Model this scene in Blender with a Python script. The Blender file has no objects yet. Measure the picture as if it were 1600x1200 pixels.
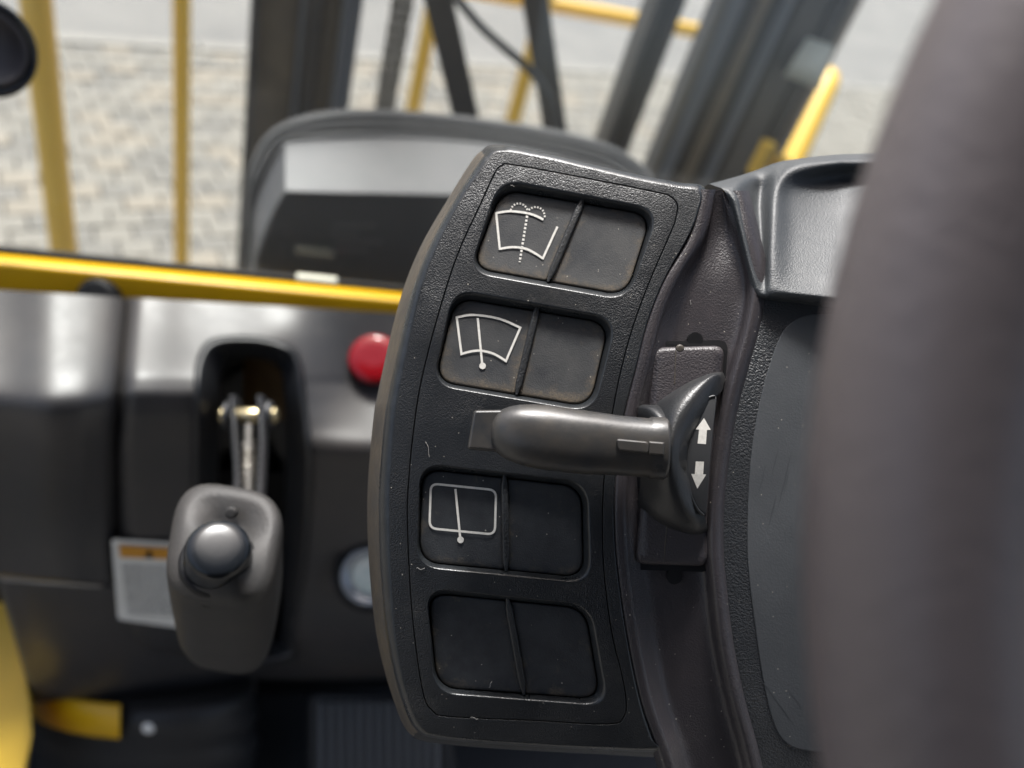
import bpy, bmesh, math, random
from mathutils import Vector, Matrix
from mathutils.geometry import delaunay_2d_cdt
random.seed(7)
scene = bpy.context.scene
COL = scene.collection

# ------------------------------------------------------------------ camera
F = 1280.0                       # focal length in photo pixels (photo 1600 x 1200)
TH = math.radians(39.8)          # the phone looks down by this much
UX, UY = 0.336, 0.942            # and is rolled
_n = math.hypot(UX, UY); UX /= _n; UY /= _n
S_, C_ = math.sin(TH), math.cos(TH)
AX = Vector((UY, -UX, 0)); AY = Vector((UX*S_, UY*S_, -C_)); AZ = Vector((UX*C_, UY*C_, S_))
ROT = Matrix((AX, AY, AZ))
EYE = Vector((0, 0, 1.75))
D0 = 0.28                        # distance to the switch panel

cam_d = bpy.data.cameras.new('camera'); cam = bpy.data.objects.new('camera', cam_d); COL.objects.link(cam)
cam.matrix_world = Matrix.Translation(EYE) @ ROT.to_4x4()
cam_d.sensor_fit = 'HORIZONTAL'; cam_d.sensor_width = 36.0; cam_d.lens = 36.0*F/1600.0
cam_d.clip_start = 0.01; cam_d.clip_end = 500
cam_d.dof.use_dof = True; cam_d.dof.focus_distance = 0.279; cam_d.dof.aperture_fstop = 5.6
scene.camera = cam

# ------------------------------------------------------------------ sky, sun, exposure
SUN_EL = math.radians(60); SUN_AZ = math.radians(32)      # azimuth to the left of straight ahead (+Y)
w = bpy.data.worlds.new('World'); scene.world = w; w.use_nodes = True
nt = w.node_tree; bg = nt.nodes['Background']
sky = nt.nodes.new('ShaderNodeTexSky'); sky.sky_type = 'NISHITA'; sky.sun_disc = False
sky.sun_elevation = SUN_EL; sky.sun_rotation = -SUN_AZ; sky.dust_density = 6.0; sky.air_density = 1.0
hs = nt.nodes.new('ShaderNodeHueSaturation'); hs.inputs['Saturation'].default_value = 0.9
nt.links.new(sky.outputs[0], hs.inputs['Color']); nt.links.new(hs.outputs[0], bg.inputs['Color'])
bg.inputs['Strength'].default_value = 0.05
sun_d = bpy.data.lights.new('sun', 'SUN'); sun = bpy.data.objects.new('sun', sun_d); COL.objects.link(sun)
sun_d.energy = 1.5; sun_d.angle = math.radians(11); sun_d.color = (1.0, 0.997, 0.99)
sdir = Vector((-math.sin(SUN_AZ)*math.cos(SUN_EL), math.cos(SUN_AZ)*math.cos(SUN_EL), math.sin(SUN_EL)))
sun.rotation_euler = sdir.to_track_quat('Z', 'Y').to_euler(); sun.location = (-3, 4, 6)
scene.view_settings.view_transform = 'Standard'; scene.view_settings.look = 'None'
scene.view_settings.gamma = 1.0; scene.view_settings.use_curve_mapping = False
scene.view_settings.exposure = 2.15

# ------------------------------------------------------------------ helpers
def P(px, py, d):
    """the point seen at photo pixel (px, py) at distance d along the view axis"""
    return EYE + ROT @ Vector(((px-800)/F*d, -(py-600)/F*d, -d))
def bow(py):                      # the panel is bowed like a barrel
    return -0.010*((py-790)/450.0)**2
def H(px, py, h):                 # h: millimetres in front of the panel plane
    return P(px, py, D0 - h*0.001 - bow(py))
def G(px, py, z=0.0):
    r = P(px, py, 1) - EYE
    return EYE + r*((z-EYE.z)/r.z)
CDIR = ROT @ Vector((0, 0, 1))    # towards the camera
CX = ROT @ Vector((1, 0, 0)); CY = ROT @ Vector((0, 1, 0))
AZV = math.radians(24)            # how the truck stands
U = Vector((math.cos(AZV), math.sin(AZV), 0)); V = Vector((-math.sin(AZV), math.cos(AZV), 0)); Z = Vector((0, 0, 1))

def cr(p0, p1, p2, p3, t):
    return tuple(0.5*((2*b)+(-a+c)*t+(2*a-5*b+4*c-d)*t*t+(-a+3*b-3*c+d)*t**3) for a, b, c, d in zip(p0, p1, p2, p3))
def spline(pts, n, closed=False):
    N = len(pts); out = []
    for i in range(N if closed else N-1):
        g = (lambda k: pts[k % N]) if closed else (lambda k: pts[min(max(k, 0), N-1)])
        for j in range(n): out.append(cr(g(i-1), g(i), g(i+1), g(i+2), j/n))
    if not closed: out.append(tuple(pts[-1]))
    return out
def grid_spline(rows, nu, nv):
    a = [spline(r, nu) for r in rows]
    cols = [spline([a[i][j] for i in range(len(a))], nv) for j in range(len(a[0]))]
    return [[cols[j][i] for j in range(len(cols))] for i in range(len(cols[0]))]
def rpoly(c, r, n=7):
    """polygon with rounded corners; r one number or one per corner"""
    out = []; N = len(c)
    for i in range(N):
        rr = r[i] if isinstance(r, (list, tuple)) else r
        p = Vector(c[i]); a = (Vector(c[i-1])-p); b = (Vector(c[(i+1) % N])-p)
        a.normalize(); b.normalize()
        s = p + a*rr; e = p + b*rr
        for k in range(n+1):
            t = k/n; out.append(tuple((1-t)**2*s + 2*t*(1-t)*p*0.92 + 2*t*(1-t)*0.08*(s+e)/2 + t*t*e))
    return out
def inset(poly, d):
    N = len(poly); out = []
    ar = sum(poly[i][0]*poly[(i+1) % N][1]-poly[(i+1) % N][0]*poly[i][1] for i in range(N))
    sg = 1 if ar > 0 else -1
    for i in range(N):
        a = Vector(poly[i-1]); b = Vector(poly[(i+1) % N]); t = (b-a)
        if t.length < 1e-9: out.append(poly[i]); continue
        t.normalize(); out.append((poly[i][0]-sg*t.y*d, poly[i][1]+sg*t.x*d))
    return out
def inside(p, poly):
    x, y = p; c = False; j = len(poly)-1
    for i in range(len(poly)):
        xi, yi = poly[i]; xj, yj = poly[j]
        if (yi > y) != (yj > y) and x < (xj-xi)*(y-yi)/(yj-yi)+xi: c = not c
        j = i
    return c

MATS = {}
def obj(name, bm, mat, parent=None, smooth=True, wn=True, recalc=True, kind=None, label=None):
    if recalc: bmesh.ops.recalc_face_normals(bm, faces=bm.faces[:])
    me = bpy.data.meshes.new(name); bm.to_mesh(me); bm.free()
    if smooth:
        me.polygons.foreach_set('use_smooth', [True]*len(me.polygons))
    me.materials.append(MATS[mat] if isinstance(mat, str) else mat)
    o = bpy.data.objects.new(name, me); COL.objects.link(o)
    if smooth and wn:
        m = o.modifiers.new('wn', 'WEIGHTED_NORMAL'); m.keep_sharp = True
    if parent is not None: attach(o, parent)
    if kind: o['kind'] = kind
    if label: o['label'] = label
    return o
def attach(o, parent):
    o.parent = parent           # meshes are built in world coordinates
    o.matrix_parent_inverse = Matrix.Translation(-parent.location) if parent.type == 'EMPTY' else Matrix.Identity(4)
def tag(o, label, cat, group=None, kind=None):
    o['label'] = label; o['category'] = cat
    if group: o['group'] = group
    if kind: o['kind'] = kind
    return o
def thing(name, label, cat, loc, group=None):
    o = bpy.data.objects.new(name, None); COL.objects.link(o); o.location = loc; o.empty_display_size = 0.02
    return tag(o, label, cat, group)
def loft(bm, loops, closed=True, cap0=False, cap1=False):
    L = [[bm.verts.new(p) for p in l] for l in loops]
    n = len(L[0])
    for a, b in zip(L, L[1:]):
        for i in range(n if closed else n-1):
            j = (i+1) % n
            bm.faces.new((a[i], a[j], b[j], b[i]))
    if cap0: bm.faces.new(L[0][::-1])
    if cap1: bm.faces.new(L[-1])
    return L
def worn(bm, loops, *a):         # a loft whose faces take the second material
    n0 = len(bm.faces); loft(bm, loops, *a); bm.faces.ensure_lookup_table()
    for f in bm.faces[n0:]: f.material_index = 1
def surf(bm, grid, fn=None, skip=None):
    Vt = [[bm.verts.new(fn(*p) if fn else p) for p in r] for r in grid]
    for i in range(len(grid)-1):
        for j in range(len(grid[0])-1):
            if skip:
                m = [(grid[i][j][k]+grid[i+1][j+1][k])/2 for k in (0, 1)]
                if skip(m): continue
            bm.faces.new((Vt[i][j], Vt[i][j+1], Vt[i+1][j+1], Vt[i+1][j]))
    return Vt
def flat(bm, outer, holes, fn, step=14):
    """flat or bowed sheet between outlines, with inner points so that it can bow"""
    pts = []; edges = []; 
    for lp in [outer]+holes:
        b = len(pts); pts += [Vector(p[:2]) for p in lp]
        edges += [(b+i, b+(i+1) % len(lp)) for i in range(len(lp))]
    xs = [p[0] for p in outer]; ys = [p[1] for p in outer]
    oi = outer
    y = min(ys)
    nb = len(pts); cand = []
    while y < max(ys):
        x = min(xs)
        while x < max(xs):
            q = (x, y)
            if inside(q, oi) and not any(inside(q, h) for h in holes):
                if min((q[0]-p.x)**2+(q[1]-p.y)**2 for p in pts[:nb]) > (step*.55)**2: cand.append(Vector(q))
            x += step
        y += step
    pts += cand
    vs, es, fs, *_ = delaunay_2d_cdt(pts, edges, [], 0, 1e-6)
    bv = [None]*len(vs)
    for f in fs:
        c = sum((vs[i] for i in f), Vector((0, 0)))/len(f)
        if not inside(c, outer) or any(inside(c, h) for h in holes): continue
        for i in f:
            if bv[i] is None: bv[i] = bm.verts.new(fn(vs[i].x, vs[i].y))
        try: bm.faces.new([bv[i] for i in f])
        except ValueError: pass
def weld(bm, d=1e-6):
    bmesh.ops.remove_doubles(bm, verts=bm.verts[:], dist=d)
def tube(bm, pts, r, n=10, cap=True):
    pts = [Vector(p) for p in pts]; loops = []
    ref = None
    for i, p in enumerate(pts):
        t = (pts[min(i+1, len(pts)-1)]-pts[max(i-1, 0)]).normalized()
        if ref is None: ref = t.orthogonal().normalized()
        ref = (ref - t*ref.dot(t)).normalized(); b = t.cross(ref)
        rr = r[i] if isinstance(r, (list, tuple)) else r
        loops.append([p+(ref*math.cos(2*math.pi*k/n)+b*math.sin(2*math.pi*k/n))*rr for k in range(n)])
    return loft(bm, loops, True, cap, cap)
def lathe(bm, c, axis, prof, n=32, cap0=True, cap1=True):
    """prof: list of (along axis, radius)"""
    axis = Vector(axis).normalized(); a = axis.orthogonal().normalized(); b = axis.cross(a)
    loops = [[Vector(c)+axis*z+(a*math.cos(2*math.pi*k/n)+b*math.sin(2*math.pi*k/n))*r for k in range(n)] for z, r in prof]
    return loft(bm, loops, True, cap0, cap1)
def box(bm, c, x, y, z, bev=0.0):
    """box about c with half-extent vectors x, y, z"""
    vs = [bm.verts.new(Vector(c)+x*sx+y*sy+z*sz) for sx in (-1, 1) for sy in (-1, 1) for sz in (-1, 1)]
    fs = [bm.faces.new([vs[i] for i in q]) for q in ((0,1,3,2),(4,6,7,5),(0,4,5,1),(2,3,7,6),(0,2,6,4),(1,5,7,3))]
    if bev:
        es = list({e for f in fs for e in f.edges})
        bmesh.ops.bevel(bm, geom=es, offset=bev, segments=2, affect='EDGES', profile=0.7)

# ------------------------------------------------------------------ materials
def mk(name, col, rough=0.5, spec=0.5, metal=0.0, grain=None, mott=None, specks=0.0, dust=None, coat=0.0, rvar=0.0, streak=False, scuff=0.0):
    m = bpy.data.materials.new(name); m.use_nodes = True; t = m.node_tree; N = t.nodes; Lk = t.links
    b = N['Principled BSDF']; b.inputs['Roughness'].default_value = rough; b.inputs['Metallic'].default_value = metal
    b.inputs['Specular IOR Level'].default_value = spec; b.inputs['Coat Weight'].default_value = coat; b.inputs['Coat Roughness'].default_value = 0.15
    tc = N.new('ShaderNodeTexCoord'); O = tc.outputs['Object']
    def math_(op, a, c, clamp=False):
        n = N.new('ShaderNodeMath'); n.operation = op; n.use_clamp = clamp
        for i, v in enumerate((a, c)):
            if v is None: continue
            if isinstance(v, (int, float)): n.inputs[i].default_value = v
            else: Lk.new(v, n.inputs[i])
        return n.outputs[0]
    def noise(scale, det=3, rg=0.6):
        n = N.new('ShaderNodeTexNoise'); n.inputs['Scale'].default_value = scale; n.inputs['Detail'].default_value = det
        n.inputs['Roughness'].default_value = rg; Lk.new(O, n.inputs['Vector']); return n.outputs['Fac']
    def mix(f, a, c):
        n = N.new('ShaderNodeMix'); n.data_type = 'RGBA'
        Lk.new(f, n.inputs['Factor']) if not isinstance(f, (int, float)) else None
        for k, v in (('A', a), ('B', c)):
            i = [s for s in n.inputs if s.name == k and s.type == 'RGBA'][0]
            if isinstance(v, tuple): i.default_value = (*v, 1)
            else: Lk.new(v, i)
        return [s for s in n.outputs if s.type == 'RGBA'][0]
    def ramp(v, lo, hi):
        n = N.new('ShaderNodeMapRange'); n.clamp = True; Lk.new(v, n.inputs[0])
        n.inputs[1].default_value = lo; n.inputs[2].default_value = hi; return n.outputs[0]
    c = tuple(col); cur = c
    if mott:                      # (scale, other colour)
        cur = mix(ramp(noise(mott[0], 4), 0.35, 0.68), c, tuple(mott[1]))
    if dust:                      # (colour, amount): dirt caught along edges marked in the mesh
        at = N.new('ShaderNodeAttribute'); at.attribute_name = 'dust'
        n1 = noise(150, 6, 0.7); n2 = ramp(noise(1300, 3), 0.3, 0.75)
        f = ramp(math_('ADD', at.outputs['Fac'], math_('MULTIPLY', math_('SUBTRACT', n1, 0.5), 2.4)), 0.30, 1.15)
        f = math_('MULTIPLY', f, math_('ADD', math_('MULTIPLY', n2, 0.75), 0.2))
        f = math_('MULTIPLY', f, dust[1], True)
        cur = mix(f, cur, tuple(dust[0]))
    if scuff:                     # rubbed, dusty patches of irregular shape
        f = math_('MULTIPLY', ramp(noise(38, 7, 0.65), 0.56, 0.74), ramp(noise(700, 2), 0.35, 0.7))
        cur = mix(math_('MULTIPLY', f, scuff), cur, (0.085, 0.08, 0.072))
    if specks:
        for sc, th, pr in ((230, 0.062, 0.86), (520, 0.10, 0.90)):
            v = N.new('ShaderNodeTexVoronoi'); v.inputs['Scale'].default_value = sc; Lk.new(O, v.inputs['Vector'])
            sp = N.new('ShaderNodeSeparateColor'); Lk.new(v.outputs['Color'], sp.inputs[0])
            f = math_('MULTIPLY', math_('LESS_THAN', v.outputs['Distance'], th), math_('GREATER_THAN', sp.outputs[0], pr))
            cur = mix(math_('MULTIPLY', f, specks), cur, (0.42, 0.39, 0.33))
    if isinstance(cur, tuple): b.inputs['Base Color'].default_value = (*cur, 1)
    else: Lk.new(cur, b.inputs['Base Color'])
    if rvar:
        r = N.new('ShaderNodeMapRange'); Lk.new(noise(55 if not streak else 30, 5), r.inputs[0])
        r.inputs[1].default_value = 0.3; r.inputs[2].default_value = 0.7
        r.inputs[3].default_value = rough-rvar; r.inputs[4].default_value = rough+rvar; Lk.new(r.outputs[0], b.inputs['Roughness'])
    if grain:                     # (scale, strength, distance m)
        hgt = math_('ADD', ramp(noise(grain[0]*0.9, 1.5, 0.5), 0.32, 0.66), math_('MULTIPLY', noise(grain[0]*2.3, 0, 0.5), 0.35))
        bp = N.new('ShaderNodeBump'); Lk.new(math_('MULTIPLY', math_('ADD', math_('MULTIPLY', ramp(noise(26, 4), 0.34, 0.66), 0.9), 0.45), grain[1]), bp.inputs['Strength']); bp.inputs['Distance'].default_value = grain[2]
        Lk.new(hgt, bp.inputs['Height']); Lk.new(bp.outputs[0], b.inputs['Normal'])
    MATS[name] = m; return m

mk('panel_plastic', (0.0135, 0.0152, 0.0172), 0.38, 0.5, grain=(2100, 0.26, 0.0006), specks=0.7, mott=(60, (0.019, 0.0202, 0.0218)), rvar=0.06, scuff=0.5)
mk('worn_edge', (0.024, 0.027, 0.030), 0.30, 0.55, grain=(2200, 0.12, 0.0005), mott=(200, (0.016, 0.018, 0.02)), rvar=0.06)
mk('plate_plastic', (0.0115, 0.013, 0.015), 0.38, 0.5, grain=(2100, 0.27, 0.0006), specks=0.7, mott=(50, (0.0165, 0.0175, 0.019)), rvar=0.07, scuff=0.7)
mk('side_plastic', (0.065, 0.058, 0.050), 0.5, 0.4, grain=(500, 0.15, 0.0004), mott=(80, (0.095, 0.078, 0.058)))
mk('pad_rubber', (0.036, 0.0385, 0.042), 0.55, 0.4, grain=(2200, 0.14, 0.0003), specks=0.9, dust=((0.22, 0.17, 0.11), 0.85), mott=(110, (0.020, 0.022, 0.025)), rvar=0.1)
mk('pad_pale', (0.062, 0.062, 0.061), 0.6, 0.4, grain=(2200, 0.14, 0.0003), specks=0.9, dust=((0.24, 0.185, 0.12), 0.9), mott=(75, (0.032, 0.034, 0.037)), rvar=0.1, scuff=0.7)  # paler pad base for the upper two rows, brown dust along the edges
mk('rib_plastic', (0.024, 0.025, 0.026), 0.4, 0.5, grain=(1300, 0.3, 0.0004))
mk('print_white', (0.72, 0.70, 0.65), 0.6, 0.3, mott=(900, (0.6, 0.58, 0.53)))
mk('lint', (0.33, 0.32, 0.30), 0.8, 0.2)
mk('cover_plastic', (0.037, 0.0335, 0.037), 0.36, 0.5, grain=(1900, 0.24, 0.0005), specks=0.9, mott=(70, (0.048, 0.042, 0.045)), scuff=0.5)
mk('shroud_plastic', (0.036, 0.041, 0.045), 0.52, 0.6, grain=(2000, 0.25, 0.0005), specks=0.4)
mk('column_plastic', (0.032, 0.034, 0.037), 0.42, 0.5, grain=(1600, 0.42, 0.0006), specks=0.9)
mk('film', (0.085, 0.090, 0.096), 0.42, 0.5, grain=(1600, 0.1, 0.0003), specks=1.0, mott=(35, (0.068, 0.072, 0.077)), rvar=0.1, scuff=0.3)
mk('wet', (0.060, 0.064, 0.069), 0.32, 0.5)
mk('lever_plastic', (0.034, 0.035, 0.037), 0.34, 0.6, grain=(1400, 0.05, 0.0002), mott=(110, (0.055, 0.049, 0.042)), rvar=0.08, scuff=0.8)
mk('lever_base', (0.052, 0.046, 0.049), 0.42, 0.5, grain=(1600, 0.3, 0.0004), specks=0.4)
mk('lever_body', (0.017, 0.0185, 0.021), 0.38, 0.5, grain=(1600, 0.14, 0.0003), mott=(90, (0.028, 0.028, 0.028)), scuff=0.8)
mk('arrow_plate', (0.034, 0.035, 0.037), 0.6, 0.35, specks=0.5)
mk('black', (0.006, 0.006, 0.007), 0.6, 0.3)
mk('leather', (0.140, 0.121, 0.125), 0.40, 0.45, grain=(420, 0.16, 0.0006))
mk('dash_plastic', (0.036, 0.0355, 0.037), 0.41, 0.5, mott=(7, (0.055, 0.049, 0.046)), rvar=0.05, grain=(700, 0.05, 0.0004), specks=0.5, scuff=0.5)
mk('slot_plastic', (0.014, 0.015, 0.017), 0.42, 0.5, mott=(30, (0.02, 0.02, 0.021)))
mk('grip_rubber', (0.031, 0.0305, 0.030), 0.56, 0.4, grain=(600, 0.12, 0.0005), mott=(45, (0.040, 0.037, 0.035)))
mk('button_plastic', (0.008, 0.010, 0.013), 0.24, 0.38)
mk('steel_dark', (0.10, 0.10, 0.105), 0.42, 0.5, metal=0.7)
mk('brass', (0.72, 0.60, 0.36), 0.32, 0.5, metal=0.9)
mk('spring_steel', (0.42, 0.39, 0.35), 0.3, 0.5, metal=1.0)
mk('yellow_paint', (0.92, 0.58, 0.06), 0.42, 0.5, mott=(6, (0.86, 0.52, 0.05)), rvar=0.05)
mk('yellow_beam', (0.78, 0.44, 0.008), 0.36, 0.5, mott=(14, (0.70, 0.39, 0.010)), rvar=0.05)
mk('sky_block_dark', (0.05, 0.047, 0.046), 0.8, 0.3)  # dark finish of the added sky-blocking roof and rear wall
mk('red_plastic', (0.22, 0.005, 0.009), 0.09, 0.5)
mk('seal_rubber', (0.012, 0.012, 0.012), 0.7, 0.3)
mk('hood_rubber', (0.055, 0.058, 0.062), 0.5, 0.45, mott=(40, (0.068, 0.069, 0.071)))
mk('housing_grey', (0.085, 0.088, 0.094), 0.5, 0.5, mott=(25, (0.10, 0.10, 0.105)))
mk('housing_dark', (0.007, 0.008, 0.011), 0.55, 0.4)
mk('faint_print', (0.035, 0.035, 0.037), 0.5, 0.3)
mk('label_white', (0.82, 0.80, 0.74), 0.5, 0.4, mott=(60, (0.74, 0.72, 0.66)))
mk('label_orange', (0.62, 0.28, 0.03), 0.5, 0.4)
mk('print_grey', (0.10, 0.095, 0.09), 0.6, 0.3)
mk('dial_face', (0.74, 0.72, 0.63), 0.3, 0.5, mott=(60, (0.45, 0.55, 0.52)))
mk('trim_grey', (0.34, 0.36, 0.38), 0.25, 0.5, metal=0.4)
mk('floor_mat', (0.030, 0.032, 0.035), 0.6, 0.4, grain=(160, 0.5, 0.002))
mk('pedal_rubber', (0.13, 0.132, 0.136), 0.55, 0.4)
mk('boot_rubber', (0.022, 0.022, 0.023), 0.5, 0.4)
mk('mast_paint', (0.026, 0.029, 0.033), 0.42, 0.5, mott=(12, (0.05, 0.045, 0.04)))
mk('mast_grease', (0.20, 0.150, 0.090), 0.45, 0.5, mott=(20, (0.12, 0.095, 0.065)))
mk('mast_blue', (0.12, 0.135, 0.155), 0.35, 0.5)
mk('rod_steel', (0.30, 0.28, 0.26), 0.3, 0.5, metal=0.8)
mk('chain_steel', (0.14, 0.13, 0.11), 0.45, 0.5, metal=0.3)
mk('hose_rubber', (0.05, 0.053, 0.055), 0.45, 0.4)
mk('beige_fitting', (0.62, 0.60, 0.48), 0.5, 0.4)
mk('asphalt', (0.235, 0.228, 0.215), 0.85, 0.3, mott=(2.2, (0.19, 0.186, 0.178)), grain=(90, 0.5, 0.01))
mk('paver_a', (0.265, 0.252, 0.222), 0.85, 0.3, mott=(5, (0.21, 0.198, 0.172)), grain=(160, 0.4, 0.004))
mk('paver_b', (0.215, 0.207, 0.188), 0.85, 0.3, mott=(5, (0.17, 0.163, 0.146)), grain=(160, 0.4, 0.004))
mk('paver_c', (0.30, 0.272, 0.225), 0.85, 0.3, mott=(5, (0.235, 0.21, 0.172)), grain=(160, 0.4, 0.004))
mk('joint_sand', (0.195, 0.186, 0.165), 0.95, 0.2, mott=(30, (0.15, 0.142, 0.126)))
mk('kerb_stone', (0.30, 0.288, 0.262), 0.85, 0.3, mott=(10, (0.25, 0.24, 0.218)))
g = bpy.data.materials.new('glass'); g.use_nodes = True; t = g.node_tree
for n in list(t.nodes):
    if n.type == 'BSDF_PRINCIPLED': t.nodes.remove(n)
tr = t.nodes.new('ShaderNodeBsdfTransparent'); tr.inputs[0].default_value = (0.95, 0.965, 0.955, 1)
gl = t.nodes.new('ShaderNodeBsdfGlossy'); gl.inputs['Roughness'].default_value = 0.02
mx = t.nodes.new('ShaderNodeMixShader'); out = [n for n in t.nodes if n.type == 'OUTPUT_MATERIAL'][0]
mx.inputs[0].default_value = 0.04; tl = t.nodes.new('ShaderNodeBsdfTranslucent'); tl.inputs[0].default_value = (0.9, 0.88, 0.84, 1); m2 = t.nodes.new('ShaderNodeMixShader'); m2.inputs[0].default_value = 0.011; t.links.new(tr.outputs[0], m2.inputs[1]); t.links.new(tl.outputs[0], m2.inputs[2]); t.links.new(m2.outputs[0], mx.inputs[1]); t.links.new(gl.outputs[0], mx.inputs[2]); t.links.new(mx.outputs[0], out.inputs['Surface'])
MATS['glass'] = g

# ================================================================== the ground outside
def ground_dir(az): a = math.radians(az); return Vector((math.cos(a), math.sin(a), 0)), Vector((-math.sin(a), math.cos(a), 0))
k0 = G(85, 66); k1 = G(1000, 120)
ke = (k1-k0).normalized(); kn = Vector((-ke.y, ke.x, 0))
if kn.y < 0: kn = -kn
bm = bmesh.new(); R = 120
for s in ((-R, -R), (R, -R), (R, R), (-R, R)): bm.verts.new((s[0], s[1], -0.06))
bm.faces.new(bm.verts[:]); o = obj('ground', bm, 'joint_sand', smooth=False); o['kind'] = 'structure'
o['label'] = 'sand bed under the paving blocks'
bm = bmesh.new()
q = k0+kn*0.09
for a, b in ((-60, 0), (60, 0), (60, 90), (-60, 90)): bm.verts.new((q+ke*a+kn*b)+Vector((0, 0, 0.002)))
bm.faces.new(bm.verts[:]); o = obj('road', bm, 'asphalt', smooth=False); o['kind'] = 'structure'; o['label'] = 'smooth grey road surface beyond the paving blocks'
kerb_root = bpy.data.objects.new('kerb', None); COL.objects.link(kerb_root); kerb_root.location = k0; kerb_root['kind'] = 'structure'; kerb_root['label'] = 'pale flush kerb stones along the road'
bmk = None
for i in range(-3, 24):
    c = k0+ke*(i*0.62+0.31)+kn*0.045
    bm = bmesh.new(); box(bm, c+Vector((0, 0, -0.035)), ke*0.305, kn*0.042, Z*0.042, 0.006)
    obj('kerb_stone', bm, 'kerb_stone', kerb_root, smooth=False)
# paving blocks, each one a piece
pave = bpy.data.objects.new('pavement', None); COL.objects.link(pave); pave.location = G(200, 250); pave['kind'] = 'structure'
pave['label'] = 'pale grey block paving seen through the windscreen'
def proj(p):
    q = ROT.transposed() @ (Vector(p)-EYE)
    return (800+F*q.x/-q.z, 600-F*q.y/-q.z, -q.z) if q.z < 0 else None
pl, pw = 0.122, 0.09
bm = bmesh.new(); box(bm, (0, 0, -0.03), Vector((pl/2-.0026, 0, 0)), Vector((0, pw/2-.0026, 0)), Z*0.03, 0.006)
bmesh.ops.recalc_face_normals(bm, faces=bm.faces[:])
pm = []
for mn in ('paver_a', 'paver_b', 'paver_c'):
    me = bpy.data.meshes.new('paver'); bm.to_mesh(me); me.materials.append(MATS[mn]); pm.append(me)
bm.free()
pd, pn = ke.copy(), -kn
cells = []
for j in range(0, 50):
    for i in range(-70, 110):
        c = k0 + pd*((i+0.5*(j % 2))*pl) + pn*((j+0.5)*pw+0.004)
        s = proj(c)
        if s and -600 < s[0] < 2100 and -200 < s[1] < 700:
            cells.append((s[2], c))
def vis(c):
    s = proj(c); x, y = s[0], s[1]
    if y > 430 or x < -20 or y < -20 or x > 1480: return 0
    if x < 388: return 3
    if 560 < x < 1030 and y < 230: return 2
    if 1230 < x < 1460 and y < 260: return 2
    return 1
cells.sort(key=lambda t: (-vis(t[1]), t[0]))
rot = Matrix.Rotation(math.atan2(pd.y, pd.x), 4, 'Z')
bmr = bmesh.new()
for k, (d, c) in enumerate(cells):
    jit = Vector((0, 0, random.uniform(-.004, .003)))
    if k < 300:
        o = bpy.data.objects.new('paving_block', random.choice((pm[0], pm[0], pm[1], pm[2]))); COL.objects.link(o)
        o.matrix_world = Matrix.Translation(c+jit) @ rot @ Matrix.Rotation(random.uniform(-.012, .012), 4, 'Z')
        o.parent = pave; o.matrix_parent_inverse = Matrix.Translation(-pave.location)
    else:
        box(bmr, c+jit+Vector((0, 0, -.03)), pd*(pl/2-.0026), pn*(pw/2-.0026), Z*0.03)
if bmr.verts: obj('paving_blocks', bmr, 'paver_a', pave, smooth=False, kind='stuff')
else: bmr.free()

# ================================================================== the mast and guard outside
def upright(bm, px, py, d, wpx, t, z0, z1, bev=0.0, off=0.0, w=None):
    """vertical bar whose centre line passes pixel (px, py) at distance d"""
    c = P(px, py, d); ww = (w if w else wpx*d/F)
    c = c + V*off
    box(bm, (c.x, c.y, (z0+z1)/2), U*ww/2, V*t/2, Z*(z1-z0)/2, bev)
    return c
guard = thing('load_guard', 'yellow tubular load guard standing beyond the windscreen', 'guard', Vector((P(284, 200, 2.0).x, P(284, 200, 2.0).y, 0.1)))
def vbar(px, py, d, wpx, z0, z1, name='upright_bar', n=14, mat='yellow_paint'):
    c = P(px, py, d); r = wpx*d/F/2
    b = bmesh.new(); tube(b, [(c.x, c.y, z0), (c.x, c.y, z1)], r, n)
    return obj(name, b, mat, guard)
vbar(77, 190, 1.75, 44, 0.12, 2.3); vbar(284, 200, 1.95, 25, 0.12, 2.3)
vbar(657, 110, 2.25, 24, 0.12, 2.3); vbar(812, 150, 2.25, 24, 0.12, 2.3); vbar(975, 130, 2.3, 24, 0.12, 2.2)
b = bmesh.new(); p0 = P(700, -22, 2.27); p1 = P(1096, 50, 2.5)
tube(b, [p0, p0.lerp(p1, .5), p1], 0.021, 14); obj('cross_rail', b, 'yellow_paint', guard)
# bent yellow arm right of the mast
arm = thing('side_arm', 'bent yellow arm rising right of the dark mast', 'arm', P(1235, 270, 1.75))
b = bmesh.new(); ap = [P(*q) for q in spline([(1200, 330, 1.72), (1243, 240, 1.75), (1275, 170, 1.78), (1291, 134, 1.8), (1290, 124, 1.82), (1270, 150, 1.86)], 6)]
tube(b, ap, 0.026, 14); obj('bent_tube', b, 'yellow_paint', arm)
b = bmesh.new(); box(b, P(1190, 248, 1.36), U*0.010, V*0.01, Z*0.030, 0.003); obj('bracket', b, 'yellow_paint', arm)
b = bmesh.new(); box(b, P(1216, 262, 1.36), U*0.010, V*0.008, Z*0.020, 0.003); obj('bracket', b, 'yellow_paint', arm)

mast = thing('lift_mast', 'dark lift mast of steel channels behind the windscreen', 'mast', Vector((P(480, 80, 1.3).x, P(480, 80, 1.3).y, 0.15)))
def mpart(name, mat, px, py, d, wpx, t, off=0.0, bev=0.004, z1=2.4):
    b = bmesh.new(); upright(b, px, py, d, wpx, t, 0.2, z1, bev, off); return obj(name, b, mat, mast, wn=True)
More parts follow.
